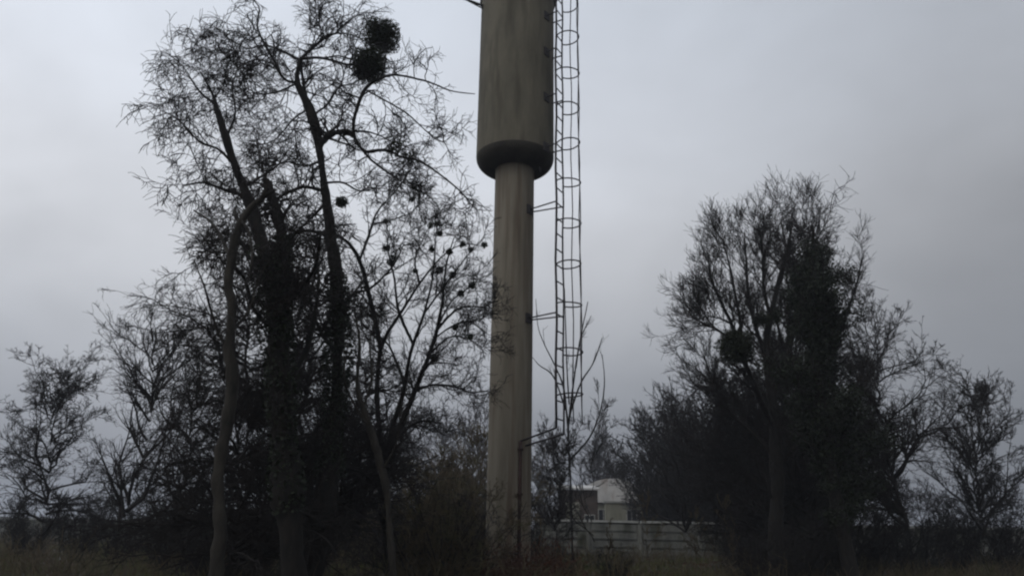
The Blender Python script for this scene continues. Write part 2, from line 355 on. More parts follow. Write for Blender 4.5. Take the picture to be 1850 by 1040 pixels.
# --- the big crooked tree with two mistletoe balls
Y1 = 13.0
LV = [dict(n=10, L=.95, ang=(30, 80), up=.0, wander=.30, npts=6, rf=.6, rmin=.011, t0=.12, fade=.3),
      dict(n=6, L=.5, ang=(30, 80), up=-.02, wander=.26, npts=5, rf=.65, rmin=.0078, t0=.15),
      dict(n=5, L=.30, ang=(25, 75), up=-.05, wander=.24, npts=5, rf=.7, rmin=.005, t0=.2)]
T1 = [(563, 1060, 40), (572, 980, 39), (588, 900, 38), (600, 800, 35), (608, 700, 31), (612, 600, 28), (607, 504, 24), (598, 427, 21), (588, 350, 18), (582, 300, 19), (575, 258, 20), (565, 208, 17), (554, 185, 15), (537, 150, 12), (533, 128, 10), (542, 108, 9)]
L1 = [([(542, 108, 7), (570, 82, 6), (600, 62, 5), (630, 62, 4), (655, 72, 3)], 0, .5),
      ([(543, 106, 7), (580, 105, 6), (615, 114, 5), (640, 118, 4), (672, 112, 3)], 0, -.2),
      ([(541, 108, 6), (512, 94, 5), (480, 82, 4), (445, 88, 2.5), (420, 72, 1.5)], 0, .8),
      ([(537, 150, 7), (512, 143, 6), (500, 118, 5.5), (488, 98, 5), (471, 66, 5), (464, 40, 4), (470, 18, 3), (450, -10, 2), (440, -30, 1.5)], 0, -.7),
      ([(508, 138, 5), (494, 117, 4), (462, 108, 3.5), (430, 118, 2.5), (408, 100, 2)], -.1, .7),
      ([(572, 80, 4), (585, 62, 3), (572, 38, 2.4), (569, -6, 1.6)], .1, -.3),
      ([(604, 62, 4), (632, 36, 3), (668, 18, 1.6)], .2, 1.0),
      ([(554, 185, 8), (550, 160, 7), (546, 135, 6), (544, 110, 5)], .1, .1),
      ([(537, 150, 5), (505, 165, 4), (470, 170, 3), (440, 160, 2), (412, 175, 1.5)], 0, -1.1),
      ([(560, 195, 5), (530, 215, 4), (500, 250, 3), (470, 262, 2), (440, 262, 1.5)], 0, 1.2),
      ([(565, 208, 5), (590, 190, 4), (610, 160, 3), (640, 150, 2.5), (655, 140, 2)], 0, .9),
      ([(578, 262, 15), (590, 248, 13), (605, 240, 11), (625, 237, 10), (638, 241, 9)], 0, -.15),
      ([(638, 241, 8), (641, 208, 8), (650, 182, 7.5), (660, 160, 7), (685, 143, 6), (710, 135, 5), (750, 142, 4.5), (780, 150, 4), (803, 160, 3.5), (822, 166, 2.5), (858, 170, 1.8)], -.15, -.5),
      ([(662, 163, 4), (700, 184, 3.4), (735, 205, 3), (768, 235, 2.6), (795, 256, 2.2), (812, 250, 1.6)], -.2, .5),
      ([(638, 241, 8), (646, 260, 7), (668, 277, 6), (695, 269, 5.5), (722, 283, 5), (752, 288, 4.5), (782, 306, 4), (820, 335, 3.4), (845, 360, 3), (860, 378, 2.2), (888, 380, 1.5)], -.15, -.9),
      ([(647, 262, 5), (672, 290, 4.5), (700, 311, 4), (740, 337, 3), (772, 352, 2.4), (792, 374, 1.8)], -.15, .6),
      ([(640, 237, 5), (668, 239, 4), (700, 252, 3.4), (732, 276, 2.6), (752, 300, 1.8)], -.1, .9),
      ([(586, 345, 8), (548, 338, 7), (512, 352, 6), (485, 372, 5)], 0, -.8),
      ([(590, 365, 6), (565, 392, 5), (540, 415, 4), (520, 440, 3)], 0, .6),
      ([(598, 427, 8), (560, 417, 7), (530, 421, 6), (505, 440, 5)], 0, .9),
      ([(585, 330, 5), (620, 330, 4), (650, 345, 3), (690, 340, 2), (720, 352, 1.6)], 0, 1.2),
      ([(582, 290, 5), (550, 300, 4), (515, 292, 3), (480, 310, 2), (450, 300, 1.6)], 0, 1.0),
      ([(612, 560, 8), (640, 530, 7), (670, 520, 5), (710, 480, 4), (730, 440, 2)], 0, 1.6),
      ([(609, 640, 8), (580, 600, 7), (560, 540, 5), (572, 480, 4), (560, 450, 3)], 0, -1.0)]
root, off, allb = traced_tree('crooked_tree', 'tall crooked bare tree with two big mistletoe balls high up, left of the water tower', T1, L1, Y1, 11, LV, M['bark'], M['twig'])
for (px, py, rp, dy, s) in ((690, 66, 43, .1, 1), (667, 117, 40, -.15, 2)):
    c = P(px, py, Y1 + dy); mistletoe(root, off, c, rp * Y1 / F, s, 3600, .05)
mistletoe(root, off, P(617, 365, Y1 + .3), .13, 3, 500, .05)
def clump(parent, off, c, r, n, seed, leaf, m='leaf_dead', name='foliage', sq=(1, 1, .7)):
    rng = np.random.default_rng(seed); q = rng.normal(size=(n, 3)) * r * .5 * np.array(sq); v, f = leaves(q, leaf, rng, 1.7)
    return mesh(name, v, f, M[m], parent, False, tuple(np.array(c) - np.array(off)))
clump(root, off, P(712, 268, Y1 - .4), .28, 190, 4, .06, 'mistletoe'); clump(root, off, P(738, 285, Y1 - .4), .20, 90, 5, .05, 'mistletoe')
tp, tr = limb(T1, Y1, 0, 0, 11, 18); ivy(root, off, tp[3:10], .14, 4500, .20, 8)

# --- forked tree on the left with a broken stem
Y2 = 10.5
T2 = [(530, 1060, 44), (524, 950, 42), (516, 850, 40), (510, 740, 38), (506, 650, 36), (497, 580, 32), (487, 500, 28), (468, 425, 25), (447, 355, 22), (425, 300, 19), (405, 240, 15), (392, 195, 10), (380, 160, 6), (362, 130, 3)]
L2 = [([(508, 650, 30), (512, 580, 26), (513, 500, 23), (510, 440, 20), (503, 392, 20), (492, 358, 19), (481, 328, 17), (478, 320, 5)], 0, .5),
      ([(452, 372, 9), (430, 350, 8), (405, 343, 7), (370, 330, 5), (330, 335, 3)], 0, .6),
      ([(440, 340, 7), (470, 320, 5), (500, 300, 3), (520, 270, 2)], 0, 1.0),
      ([(425, 300, 6), (395, 270, 5), (360, 255, 4), (320, 215, 2.5), (290, 200, 1.5)], 0, -.6),
      ([(408, 250, 6), (425, 205, 4), (420, 160, 3), (430, 120, 2)], 0, .9),
      ([(392, 190, 5), (360, 165, 4), (330, 120, 3), (300, 95, 1.6)], 0, .8),
      ([(386, 180, 4), (405, 150, 3), (410, 120, 2), (425, 95, 1.5)], 0, -.5),
      ([(500, 600, 10), (460, 560, 8), (440, 500, 6), (400, 470, 4), (360, 420, 2)], 0, -1.0),
      ([(512, 560, 9), (545, 520, 8), (570, 480, 7), (578, 430, 4)], .1, -1.0),
      ([(487, 500, 8), (455, 470, 6), (430, 430, 4), (400, 420, 2)], 0, 1.2),
      ([(508, 700, 12), (550, 640, 10), (570, 560, 8), (575, 490, 6), (560, 430, 3)], 0, 1.2)]
LV2 = [dict(n=11, L=1.0, ang=(30, 80), up=.02, wander=.28, npts=6, rf=.5, rmin=.006, t0=.2),
       dict(n=7, L=.6, ang=(30, 80), up=-.16, wander=.25, npts=6, rf=.6, rmin=.006),
       dict(n=6, L=.28, ang=(30, 80), up=-.16, wander=.25, npts=4, rf=.7, rmin=.005)]
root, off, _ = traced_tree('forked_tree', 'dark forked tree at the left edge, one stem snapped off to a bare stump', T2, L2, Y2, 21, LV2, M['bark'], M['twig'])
tp, tr = limb(T2, Y2, 0, 0, 21, 18); ivy(root, off, tp[2:11], .16, 3200, .16, 28)
p, r = limb(L2[0][0], Y2, 0, .5, 5, 14); ivy(root, off, p[1:9], .10, 1400, .10, 29)

# --- pale leaning dead stem at the left edge
Y3 = 9.0
T3 = [(386, 1060, 27), (398, 960, 24), (394, 860, 23), (410, 760, 21), (421, 690, 20), (414, 620, 18), (420, 560, 19), (412, 505, 16), (421, 455, 17), (432, 405, 14), (452, 383, 14), (468, 362, 11), (487, 353, 9), (499, 341, 2.5)]
L3 = [([(470, 360, 5), (480, 345, 4), (482, 325, 3), (478, 312, 1.5)], 0, -.1), ([(432, 402, 7), (424, 385, 5), (428, 372, 2)], 0, .1), ([(422, 480, 8), (400, 430, 7), (380, 400, 5), (350, 380, 3)], 0, .6), ([(434, 396, 6), (450, 420, 5), (455, 470, 4), (440, 520, 2)], 0, -.5),
      ([(415, 640, 8), (390, 590, 6), (370, 520, 4), (350, 470, 2)], 0, -.6), ([(417, 600, 7), (450, 560, 5), (465, 510, 4), (480, 480, 2)], 0, .5)]
root, off, _ = traced_tree('dead_tree', 'pale grey curved dead tree bending over to the right at the left edge', T3, L3, Y3, 33,
                     [dict(n=5, L=.7, ang=(40, 90), up=-.25, wander=.2, npts=6, rf=.5, rmin=.005), dict(n=5, L=.4, up=-.2, wander=.25, npts=5, rmin=.004), dict(n=3, L=.2, up=-.1, wander=.25, npts=4, rmin=.0035)],
                     M['bark_pale'], M['twig'], twig_on_trunk=False)

# --- many-stemmed tree with little mistletoe balls, beside the tower
Y4 = 17.0
T4 = [(706, 1060, 20), (700, 960, 19), (694, 890, 18), (696, 840, 18), (699, 812, 16)]
L4 = [([(698, 835, 13), (712, 792, 12), (735, 742, 10), (755, 692, 9), (775, 642, 8), (790, 592, 7), (800, 540, 5), (806, 480, 4), (820, 430, 2)], 0, .8),
      ([(700, 830, 11), (706, 782, 10), (725, 722, 9), (735, 672, 8), (746, 622, 7), (765, 570, 5), (782, 500, 4), (786, 440, 2.4), (790, 405, 1.5)], 0, -.9),
      ([(696, 838, 11), (684, 770, 10), (682, 690, 9), (690, 622, 8), (720, 572, 6), (758, 512, 4.5), (800, 462, 3), (840, 440, 2), (872, 444, 1.4)], 0, .3),
      ([(712, 800, 6), (738, 772, 5), (765, 760, 4), (800, 765, 2)], 0, 1.2),
      ([(789, 596, 5), (812, 570, 4.5), (832, 556, 4), (858, 553, 3), (878, 558, 2)], .5, -.2),
      ([(784, 612, 4), (812, 592, 3.4), (845, 580, 3), (874, 598, 2)], .5, 1.4),
      ([(776, 640, 4), (810, 610, 3.4), (845, 612, 2.6), (880, 640, 1.6)], .4, .9),
      ([(752, 702, 5), (785, 695, 4.5), (820, 698, 4), (850, 708, 3), (880, 706, 2)], .3, .0),
      ([(688, 630, 9), (676, 570, 9), (666, 530, 8.5), (655, 486, 8), (640, 452, 7), (618, 430, 6), (585, 418, 4), (550, 418, 3)], 0, -.8),
      ([(650, 470, 6), (668, 420, 5), (680, 385, 4), (710, 350, 3), (735, 318, 2), (745, 290, 1.4)], -.4, .6),
      ([(672, 405, 4), (705, 398, 3), (742, 384, 2.4), (765, 360, 1.6)], 0, 1.0),
      ([(746, 622, 6), (720, 560, 5), (712, 500, 4), (700, 450, 3), (702, 420, 1.6)], -.2, -1.0),
      ([(730, 690, 5), (700, 620, 4), (660, 590, 3), (640, 560, 2)], 0, 1.3),
      ([(767, 565, 4), (800, 520, 3.6), (830, 480, 3), (850, 455, 2)], -.5, -1.3),
      ([(790, 590, 4), (815, 545, 3.5), (840, 525, 2.6), (856, 512, 1.6)], .5, 1.0),
      ([(758, 512, 4), (750, 470, 3), (765, 430, 2.2), (780, 402, 1.5)], .1, 1.2),
      ([(712, 790, 5), (745, 725, 5), (762, 670, 4), (790, 655, 3), (830, 660, 1.6)], 0, -1.0)]
LV4 = [dict(n=9, L=1.05, ang=(25, 60), up=.10, wander=.22, npts=6, rf=.55, rmin=.0085),
       dict(n=8, L=.58, ang=(25, 65), up=.08, wander=.25, npts=5, rf=.6, rmin=.007),
       dict(n=5, L=.28, ang=(25, 65), up=.05, wander=.25, npts=4, rf=.7, rmin=.0058)]
root, off, _ = traced_tree('fruit_tree', 'many-stemmed bare tree fanning out just left of the tower, dotted with small mistletoe balls', T4, L4, Y4, 44, LV4, M['bark'], M['twig'])
for s, (px, py, rp) in enumerate([(875, 442, 7), (853, 515, 8), (785, 648, 8), (778, 407, 6), (791, 404, 6), (794, 422, 6), (835, 442, 7), (851, 451, 5), (812, 455, 7), (795, 488, 8), (818, 497, 9), (698, 448, 9), (712, 466, 9), (705, 474, 8), (780, 450, 6), (750, 490, 6), (833, 530, 7), (822, 592, 5), (850, 608, 6), (697, 400, 5), (745, 360, 5)]):
    mistletoe(root, off, P(px, py, Y4 + .4 * math.sin(s * 2.3)), rp * Y4 / F, 60 + s, (150, 210, 260)[s % 3], .055)

# --- thin pale leaning tree in front of it
Y5 = 12.0
T5 = [(711, 1060, 13), (708, 1000, 13), (703, 945, 12), (699, 890, 12), (686, 832, 11), (669, 775, 10), (655, 735, 9), (645, 690, 8), (650, 620, 6), (640, 560, 4)]
L5 = [([(656, 738, 5), (672, 680, 4), (668, 620, 3), (680, 570, 1.6)], 0, .4), ([(669, 775, 5), (640, 730, 4), (622, 680, 3), (628, 620, 1.6)], 0, -.5), ([(690, 850, 4), (716, 800, 3), (724, 740, 2), (735, 700, 1.4)], 0, -.4)]
traced_tree('sapling', 'slender pale-barked young tree leaning left in front of the many-stemmed tree', T5, L5, Y5, 55,
            [dict(n=5, L=.6, ang=(25, 60), up=.1, npts=5, rmin=.005), dict(n=4, L=.3, npts=4, rmin=.004)], M['bark_pale'], M['twig'])

# --- right hand tree with a big mistletoe ball
Y6 = 22.0
T6 = [(1404, 1060, 26), (1402, 960, 24), (1404, 860, 22), (1400, 780, 20), (1392, 700, 17), (1385, 640, 14), (1392, 570, 12), (1410, 500, 9), (1425, 440, 6), (1430, 400, 3)]
L6 = [([(1398, 770, 12), (1372, 720, 11), (1352, 670, 9), (1335, 625, 8), (1322, 585, 7), (1300, 540, 5), (1285, 500, 3.4), (1278, 455, 2)], 0, -2.6),
      ([(1335, 628, 6), (1312, 606, 5), (1290, 590, 4), (1268, 560, 3), (1250, 525, 2)], -.4, .6),
      ([(1342, 645, 7), (1338, 590, 6), (1330, 540, 5), (1318, 480, 3.5), (1305, 430, 2)], -.4, -1.2),
      ([(1386, 650, 9), (1365, 590, 8), (1352, 530, 6), (1348, 470, 4), (1345, 420, 2)], 0, .9),
      ([(1392, 575, 8), (1380, 520, 6), (1378, 460, 4), (1370, 405, 2)], 0, -.9),
      ([(1396, 720, 9), (1420, 650, 8), (1440, 580, 7), (1455, 500, 5), (1462, 430, 3), (1470, 385, 2)], 0, -.5),
      ([(1400, 780, 9), (1440, 720, 8), (1485, 660, 7), (1520, 590, 5), (1545, 520, 3), (1560, 460, 2)], 0, .8),
      ([(1402, 830, 9), (1360, 780, 8), (1320, 745, 6), (1290, 690, 4), (1270, 640, 2)], 0, .9),
      ([(1402, 850, 9), (1445, 800, 8), (1500, 770, 6), (1550, 710, 4), (1580, 650, 2)], 0, -.8),
      ([(1322, 585, 4), (1300, 575, 3.4), (1278, 572, 2.6), (1258, 580, 1.6)], -.6, -1.6),
      ([(1410, 500, 6), (1420, 450, 4), (1412, 405, 3), (1415, 380, 1.6)], 0, .9)]
LV6 = [dict(n=15, L=1.7, ang=(20, 50), up=.14, wander=.14, npts=6, rf=.55, rmin=.008),
       dict(n=9, L=.85, ang=(20, 50), up=.12, wander=.16, npts=5, rf=.6, rmin=.0065),
       dict(n=7, L=.42, ang=(20, 50), up=.08, wander=.16, npts=4, rf=.7, rmin=.0055)]
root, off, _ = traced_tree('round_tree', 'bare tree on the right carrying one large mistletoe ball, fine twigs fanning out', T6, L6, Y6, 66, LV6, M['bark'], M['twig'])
mistletoe(root, off, P(1331, 626, Y6 - 1.6), 33 * Y6 / F, 7, 4200, .075)
mistletoe(root, off, P(1374, 577, Y6 - .3), 18 * Y6 / F, 9, 1100, .06); mistletoe(root, off, P(1400, 572, Y6), 17 * Y6 / F, 10, 800, .06)

# --- ivy-clad dark tree at the right edge
def ivy_tree(name, label, px, top, Y, seed, wpx, n=26000):
    rng = np.random.default_rng(seed); b = P(px, 1040, Y); zt = P(px, top, Y).z; off = (b.x, Y, 0)
    root = tree_thing(name, label, off); zz = np.linspace(-.3, zt, 14)
    tp = np.stack([.25 * np.sin(zz * .5 + seed), .25 * np.cos(zz * .4), zz], 1); tr = np.interp(zz, [0, zt], [.22, .04])
    put('trunk', [rough(tp, tr, seed)], 12, M['bark'], root, (0, 0, 0))
    a = grow(tp[None], tr[None], 38, wpx * Y / F * 1.0, rng, t0=.2, t1=1, ang=(30, 75), up=.12, wander=.2, npts=7, rf=.4, rmin=.012, fade=.4)
    b2 = grow(a[0], a[1], 7, 1.0, rng, npts=5, rmin=.007, up=.06); c2 = grow(b2[0], b2[1], 5, .5, rng, npts=4, rmin=.006)
    put('crown', [a, b2, c2], 3, M['twig'], root, (0, 0, 0))
    # leafy clumps hang on about half of the boughs
    s = np.concatenate([a[0][:, 1:5].reshape(-1, 3), tp[3:], tp[3:]]); s = s[s[:, 2] < zt * .93]; s = s[rng.permutation(len(s))[:int(len(s) * .8)]]
    i = rng.integers(0, len(s), n); rr2 = rng.uniform(.22, .48, len(s))[i][:, None]
    c = s[i] + nrm(rng.normal(size=(n, 3))) * rng.uniform(0, 1, (n, 1)) ** .6 * rr2 * [1.2, 1.2, .9]
    v, q = leaves(c, .065, rng, 1.3); mesh('ivy', v, q, M['ivy'], root, False); return root
ivy_tree('ivy_tree', 'dense black ivy-covered tree crown at the right edge of the view', 1530, 415, 18.5, 71, 180, 46000)

# --- procedurally grown bare trees
def bare(name, label, px, top, Y, seed, spread=.33, twmat='twig', bmat='bark', dens=1., ang=(22, 50), group=None, up=.1, r0=None, lean=0., first=.22, w=.15, lv=3):
    rng = np.random.default_rng(seed); b = P(px, 1000, Y); H = P(px, top, Y).z; off = (b.x, Y, 0)
    root = tree_thing(name, label, off, group); zz = np.linspace(-.3, H * .86, 14); r0 = r0 or H * .016
    tp = np.stack([lean * (zz / H) ** 1.5 * H + .03 * H * np.sin(zz / H * 5 + seed), .03 * H * np.cos(zz / H * 4 + seed * 2) - .03 * H, zz], 1); tr = np.interp(zz, [-.3, 0, H], [r0 * 1.3, r0, r0 * .12])
    put('trunk', [rough(tp, tr, seed)], 9, M[bmat], root, (0, 0, 0)); s = Y / 20. * .0055
    a = grow(tp[None], tr[None], int(32 * dens), H * spread * 1.1, rng, t0=first, t1=.98, ang=(ang[0] + 8, ang[1] + 12), up=up, wander=w, npts=8, rf=.55, rmin=s * 1.6, fade=.55)
    b2 = grow(a[0], a[1], int(10 * dens), .46, rng, t0=.12, ang=ang, up=up, wander=w, npts=5, rf=.6, rmin=s * 1.25, rel=True)
    c2 = grow(b2[0], b2[1], 8, .50, rng, t0=.1, ang=ang, up=up * .7, wander=w, npts=4, rf=.7, rmin=s, rel=True)
    bs = [a, b2, c2]
    if lv > 3: bs.append(grow(c2[0], c2[1], 3, .5, rng, t0=.1, ang=ang, up=up * .5, wander=w, npts=3, rf=.7, rmin=s * .9, rel=True))
    put('crown', bs, 3, M[twmat], root, (0, 0, 0)); return root
# dense growth behind the left trees
bare('bare_tree', 'dense dark bare tree at the left edge, behind the pale dead tree', 425, 380, 15.5, 101, .38, dens=1.3, ang=(25, 65), w=.22, up=-.02, lv=4)
bare('bare_tree', 'dense dark bare tree behind the forked tree and the crooked tree', 545, 430, 17.0, 102, .36, dens=1.3, ang=(25, 65), w=.22, up=-.04, lv=4)
bare('bare_tree', 'dense dark bare tree between the crooked tree and the many-stemmed tree', 652, 500, 19.0, 103, .34, dens=1.2, ang=(25, 60), w=.2, up=.04)
bare('bare_tree', 'low spreading bare tree low down between the forked and crooked trees', 480, 600, 13.0, 104, .42, dens=1.2, ang=(30, 70), w=.25, up=.0)
bare('bare_tree', 'dark tangled bare tree behind the bare stump of the forked tree', 500, 500, 14.5, 106, .40, dens=1.3, ang=(25, 65), w=.24, up=-.05, lv=4)
bare('bare_tree', 'dark tangled bare tree hard against the left edge, low down', 412, 560, 12.5, 107, .44, dens=1.3, ang=(25, 65), w=.24, up=-.05, lv=4)
bare('bare_tree', 'low bushy bare tree right behind the crooked tree trunk', 610, 640, 15.0, 105, .42, dens=1.2, ang=(30, 70), w=.25, up=.0)
# right middle
bare('bare_tree', 'medium bare tree sloping down left of the mistletoe tree on the right', 1300, 640, 30, 111, .44, dens=1.2, up=.08, lv=3)
bare('bare_tree', 'lower dark bare tree beyond the house roof, third from the right edge', 1240, 690, 36, 112, .44, dens=1.1, up=.08, lv=3)
bare('bare_tree', 'small rounded bare tree just right of the pale-roofed house', 1178, 735, 52, 113, .42, dens=1.2, up=.08)
bare('bare_tree', 'dark low bare tree under the mistletoe ball on the right', 1375, 680, 26, 114, .42, dens=1.5, ang=(28, 65), up=.02, lv=4)
bare('bare_tree', 'dark low bare tree near the right edge beneath the ivy-covered tree', 1460, 560, 23.5, 115, .42, dens=1.4, ang=(28, 65), up=.02, lv=4)
bare('bare_tree', 'dense bare tree filling the gap between the mistletoe tree and the ivy-covered tree', 1452, 430, 26, 116, .38, dens=1.6, ang=(22, 50), up=.10, lv=4)
# saplings behind the ladder
traced_tree('sapling', 'thin bare sapling whose few long stems rise behind the ladder cage', [(1034, 1000, 4), (1032, 900, 4), (1028, 820, 3.6), (1026, 770, 3.4)],
            [([(1026, 775, 4), (1035, 700, 3.6), (1045, 630, 3), (1062, 545, 1.6)], 0, .4), ([(1027, 780, 4), (1018, 700, 3.4), (1000, 655, 2.6), (985, 625, 2), (972, 590, 1.5), (968, 540, 1.2)], 0, -.6),
             ([(1030, 745, 4), (1050, 690, 3), (1072, 655, 2.4), (1088, 610, 1.4)], 0, .5), ([(1022, 740, 3), (1000, 680, 2.5), (975, 660, 2), (962, 645, 1.2)], 0, .3),
             ([(1028, 730, 3.4), (1024, 660, 3), (1022, 590, 2.2), (1020, 520, 1.3)], 0, 0), ([(1040, 665, 3), (1050, 610, 2.4), (1068, 570, 1.3)], 0, -.3),
             ([(1030, 830, 4), (1065, 790, 3.4), (1085, 740, 2.6), (1092, 690, 2), (1088, 640, 1.2)], 0, .6)], 31.5, 121,
            [dict(n=2, L=.9, ang=(15, 40), up=.12, wander=.1, npts=6, rf=.6, rmin=.0095), dict(n=3, L=.4, ang=(20, 50), up=.1, wander=.1, npts=4, rf=.7, rmin=.008)], M['bark'], M['twig'], twig_on_trunk=False)
bare('sapling', 'low thin sapling to the right of the ladder foot', 1078, 700, 27, 122, .35, dens=.4, ang=(15, 40), up=.10, r0=.05)
bare('bare_shrub', 'dense dark bare shrub behind the foot of the ladder', 1010, 765, 30, 123, .42, dens=1.1, ang=(28, 60), r0=.08)
bare('bare_shrub', 'twiggy bare shrub behind the column, left side of the tower', 850, 760, 30, 124, .45, 'brush', dens=1.0, ang=(20, 55), r0=.05, first=.08)
bare('bare_shrub', 'twiggy bare shrub between the tower and the many-stemmed tree', 780, 800, 27, 125, .45, 'brush', dens=1.0, ang=(20, 55), r0=.05, first=.08)
# thicket of many-stemmed bushes: three grown ones, the rest are copies
def bush(name, label, cat_group, loc, seed, H, m='brush'):
    rng = np.random.default_rng(seed); root = empty(name, loc, label, 'bush', cat_group); ns = 26
    p0 = np.stack([rng.normal(size=ns) * .35, rng.normal(size=ns) * .35, np.full(ns, -.1)], 1); d = nrm(np.stack([rng.normal(size=ns) * .42, rng.normal(size=ns) * .42, np.ones(ns)], 1)); pts = [p0]; L_ = H * rng.uniform(.55, 1, ns)
    for _ in range(9): d = nrm(d + rng.normal(size=(ns, 3)) * .10 + [0, 0, .03]); pts.append(pts[-1] + d * (L_ / 9)[:, None])
    st = np.stack(pts, 1); rd = np.linspace(.028, .009, 10)[None] * np.ones((ns, 1)); put('stems', [(st, rd)], 5, M['bark'], root, (0, 0, 0))
    a = grow(st, rd, 13, .30, rng, t0=.08, ang=(25, 65), up=.10, wander=.2, npts=6, rf=.6, rmin=.0095, rel=True)
    b2 = grow(a[0], a[1], 7, .5, rng, t0=.1, ang=(25, 65), up=.06, wander=.2, npts=5, rf=.7, rmin=.008, rel=True)
    c2 = grow(b2[0], b2[1], 5, .5, rng, t0=.1, ang=(25, 65), up=.04, wander=.2, npts=3, rf=.7, rmin=.007, rel=True)
    put('crown', [a, b2, c2], 3, M[m], root, (0, 0, 0)); return root
BP = [(690, 870, 34), (735, 850, 31), (772, 838, 36), (812, 845, 33), (838, 820, 38), (868, 800, 34), (752, 900, 24), (822, 905, 25), (875, 880, 27), (795, 855, 17.5), (838, 890, 18.6), (640, 880, 30), (585, 860, 32), (455, 850, 20), (420, 900, 17), (560, 890, 24),
      (982, 880, 48), (972, 925, 26), (1204, 815, 50), (1222, 795, 52), (1252, 770, 49), (1287, 750, 50), (1322, 735, 48), (1358, 700, 47), (1400, 690, 45), (1440, 690, 42), (1385, 790, 33), (1425, 800, 28), (1455, 780, 28), (1352, 935, 25), (1430, 915, 20), (1490, 830, 24), (1110, 985, 22), (1030, 990, 22), (1380, 950, 19),
      (360, 880, 22), (300, 860, 26), (230, 880, 30), (140, 880, 32), (50, 890, 30), (1560, 850, 28), (1640, 870, 30), (1730, 880, 32), (1810, 880, 30)]
BG = 'bushes of the thicket around the tower'; protos = []; rb = random.Random(3)
def bush_label(px, top, Y):
    if px < 400: return 'brown bare bush in the open stretch left of the pale dead tree'
    if px < 600: return 'dark bare bush between the trunks at the left'
    if px < 800: return 'brown twiggy bush around the foot of the many-stemmed tree'
    if px < 900: return 'brown twiggy bush close to the left side of the tower column'
    if px < 1030: return 'dark twiggy bush between the tower column and the shed'
    if px < 1300: return 'dark bare bush right of the pale-roofed house'
    if px < 1500: return 'dark bare bush under the tree with the large mistletoe ball'
    return 'brown bare bush right of the ivy-covered tree'
for i, (px, top, Y) in enumerate(BP):
    b = P(px, 1000, Y); Ht = P(px, top, Y).z; lab = bush_label(px, top, Y)
    if i < 4: o = bush('bare_bush', lab, BG, (b.x, Y, 0), 300 + i, 5.0, 'brush' if i % 2 else 'twig'); protos.append(o)
    else:
        src = protos[(i % 2) * 1 + (0 if px > 900 or px < 600 else 2) if False else ((0, 2)[i % 2] if px > 900 or px < 600 else i % 4)]
        o = src.copy(); COL.objects.link(o); o.location = (b.x, Y, 0); o['label'] = lab
        for ch in src.children: c = ch.copy(); COL.objects.link(c); c.parent = o
    k_ = Ht / 4.7; o.scale = (k_ * 1.12, k_ * 1.12, k_); o.rotation_euler = (0, 0, rb.uniform(0, 6.28))
for i, (px, top, Y, lab) in enumerate([(1100, 925, 30, 'tiny bare sapling in front of the fence, below the house roof'), (1168, 870, 28, 'slim bare sapling in front of the fence, left of the dark thicket'), (1262, 900, 26, 'slim bare sapling in front of the dark thicket on the right'),
        (1318, 880, 24, 'slim bare sapling just left of the mistletoe tree trunk'), (978, 930, 25, 'tiny bare sapling right beside the tower base'), (742, 880, 14, 'slim bare sapling just right of the slender pale-barked tree')]):
    bare('sapling', lab, px, top, Y, 400 + i, .34, 'brush', 'bark_pale', dens=.4, ang=(20, 48), up=.1, r0=.022, group='saplings in the undergrowth')
# distant hazy trees
FARG = 'distant bare trees beyond the fence'
for i, (px, top, Y, lab) in enumerate([(1075, 738, 78, 'tall distant bare tree directly behind the pale-roofed house'), (1110, 790, 90, 'faint distant bare tree just right of the house roof'),
        (735, 720, 66, 'distant bare tree seen between the many-stemmed tree and the undergrowth'), (800, 735, 70, 'distant bare tree left of the tower, right one of the pair'), (862, 700, 62, 'distant bare tree right against the left side of the column'),
        (985, 770, 80, 'faint distant bare tree just right of the column'), (640, 760, 74, 'distant bare tree behind the crooked tree'), (1250, 740, 70, 'distant bare tree behind the trees on the right')]):
    bare('distant_tree', lab, px, top, Y, 200 + i, .42, 'twig_hazed', 'bark_hazed', dens=1.0, ang=(24, 55), group=FARG)
# beyond the sides
bare('bare_tree', 'broad bare tree farther out on the left', 215, 520, 20, 131, .40, dens=1.1, ang=(24, 55), w=.18)
bare('bare_tree', 'lower bare tree at the far left end', 60, 640, 24, 132, .44, dens=1.2, ang=(24, 62), w=.24, up=.04, lv=4)
bare('bare_tree', 'dark twiggy bare tree standing left of the pale dead tree', 330, 590, 16, 133, .42, dens=1.2, ang=(28, 62), w=.22, up=.02)
bare('bare_tree', 'broad bare tree right of the ivy-covered tree', 1640, 540, 25, 134, .44, dens=1.3, ang=(24, 58), w=.22, lv=4)
bare('bare_tree', 'lower bare tree at the far right end', 1790, 670, 28, 135, .40, dens=1.2, ang=(20, 50), w=.2, lv=4)

# ------------------------------------------------------------------ concrete fence and buildings
FY = 45.0
def fence(px0, px1, Y, label, ztop):
    x0, x1 = P(px0, 940, Y).x, P(px1, 940, Y).x; n = round((x1 - x0) / 3.0); w_ = (x1 - x0) / n
    root = empty('concrete_fence', (x0, Y, 0), label, 'fence')
    for i in range(n):
        a, b = i * w_ + .09, (i + 1) * w_ - .09; mb = MB(); mb.box(a, b, -.04, .04, -.2, ztop)
        for z0, z1 in ((.12, .42), (.56, .86), (1.0, 1.30)): mb.box(a + .14, b - .14, -.12, -.041, z0, z1)
        mb.box(a + .14, b - .14, -.10, -.041, 1.44, ztop - .1) if ztop > 1.6 else None
        mb.build('panel', M['fence'], root)
        MB().box(a - .02, b + .02, -.16, .14, ztop + .002, ztop + .12).build('coping', M['coping'], root)
    for i in range(n + 1): MB().box(i * w_ - .087, i * w_ + .087, -.15, .09, -.3, ztop - .004).build('post', M['fence'], root)
    return root
zf = P(1100, 943, FY).z
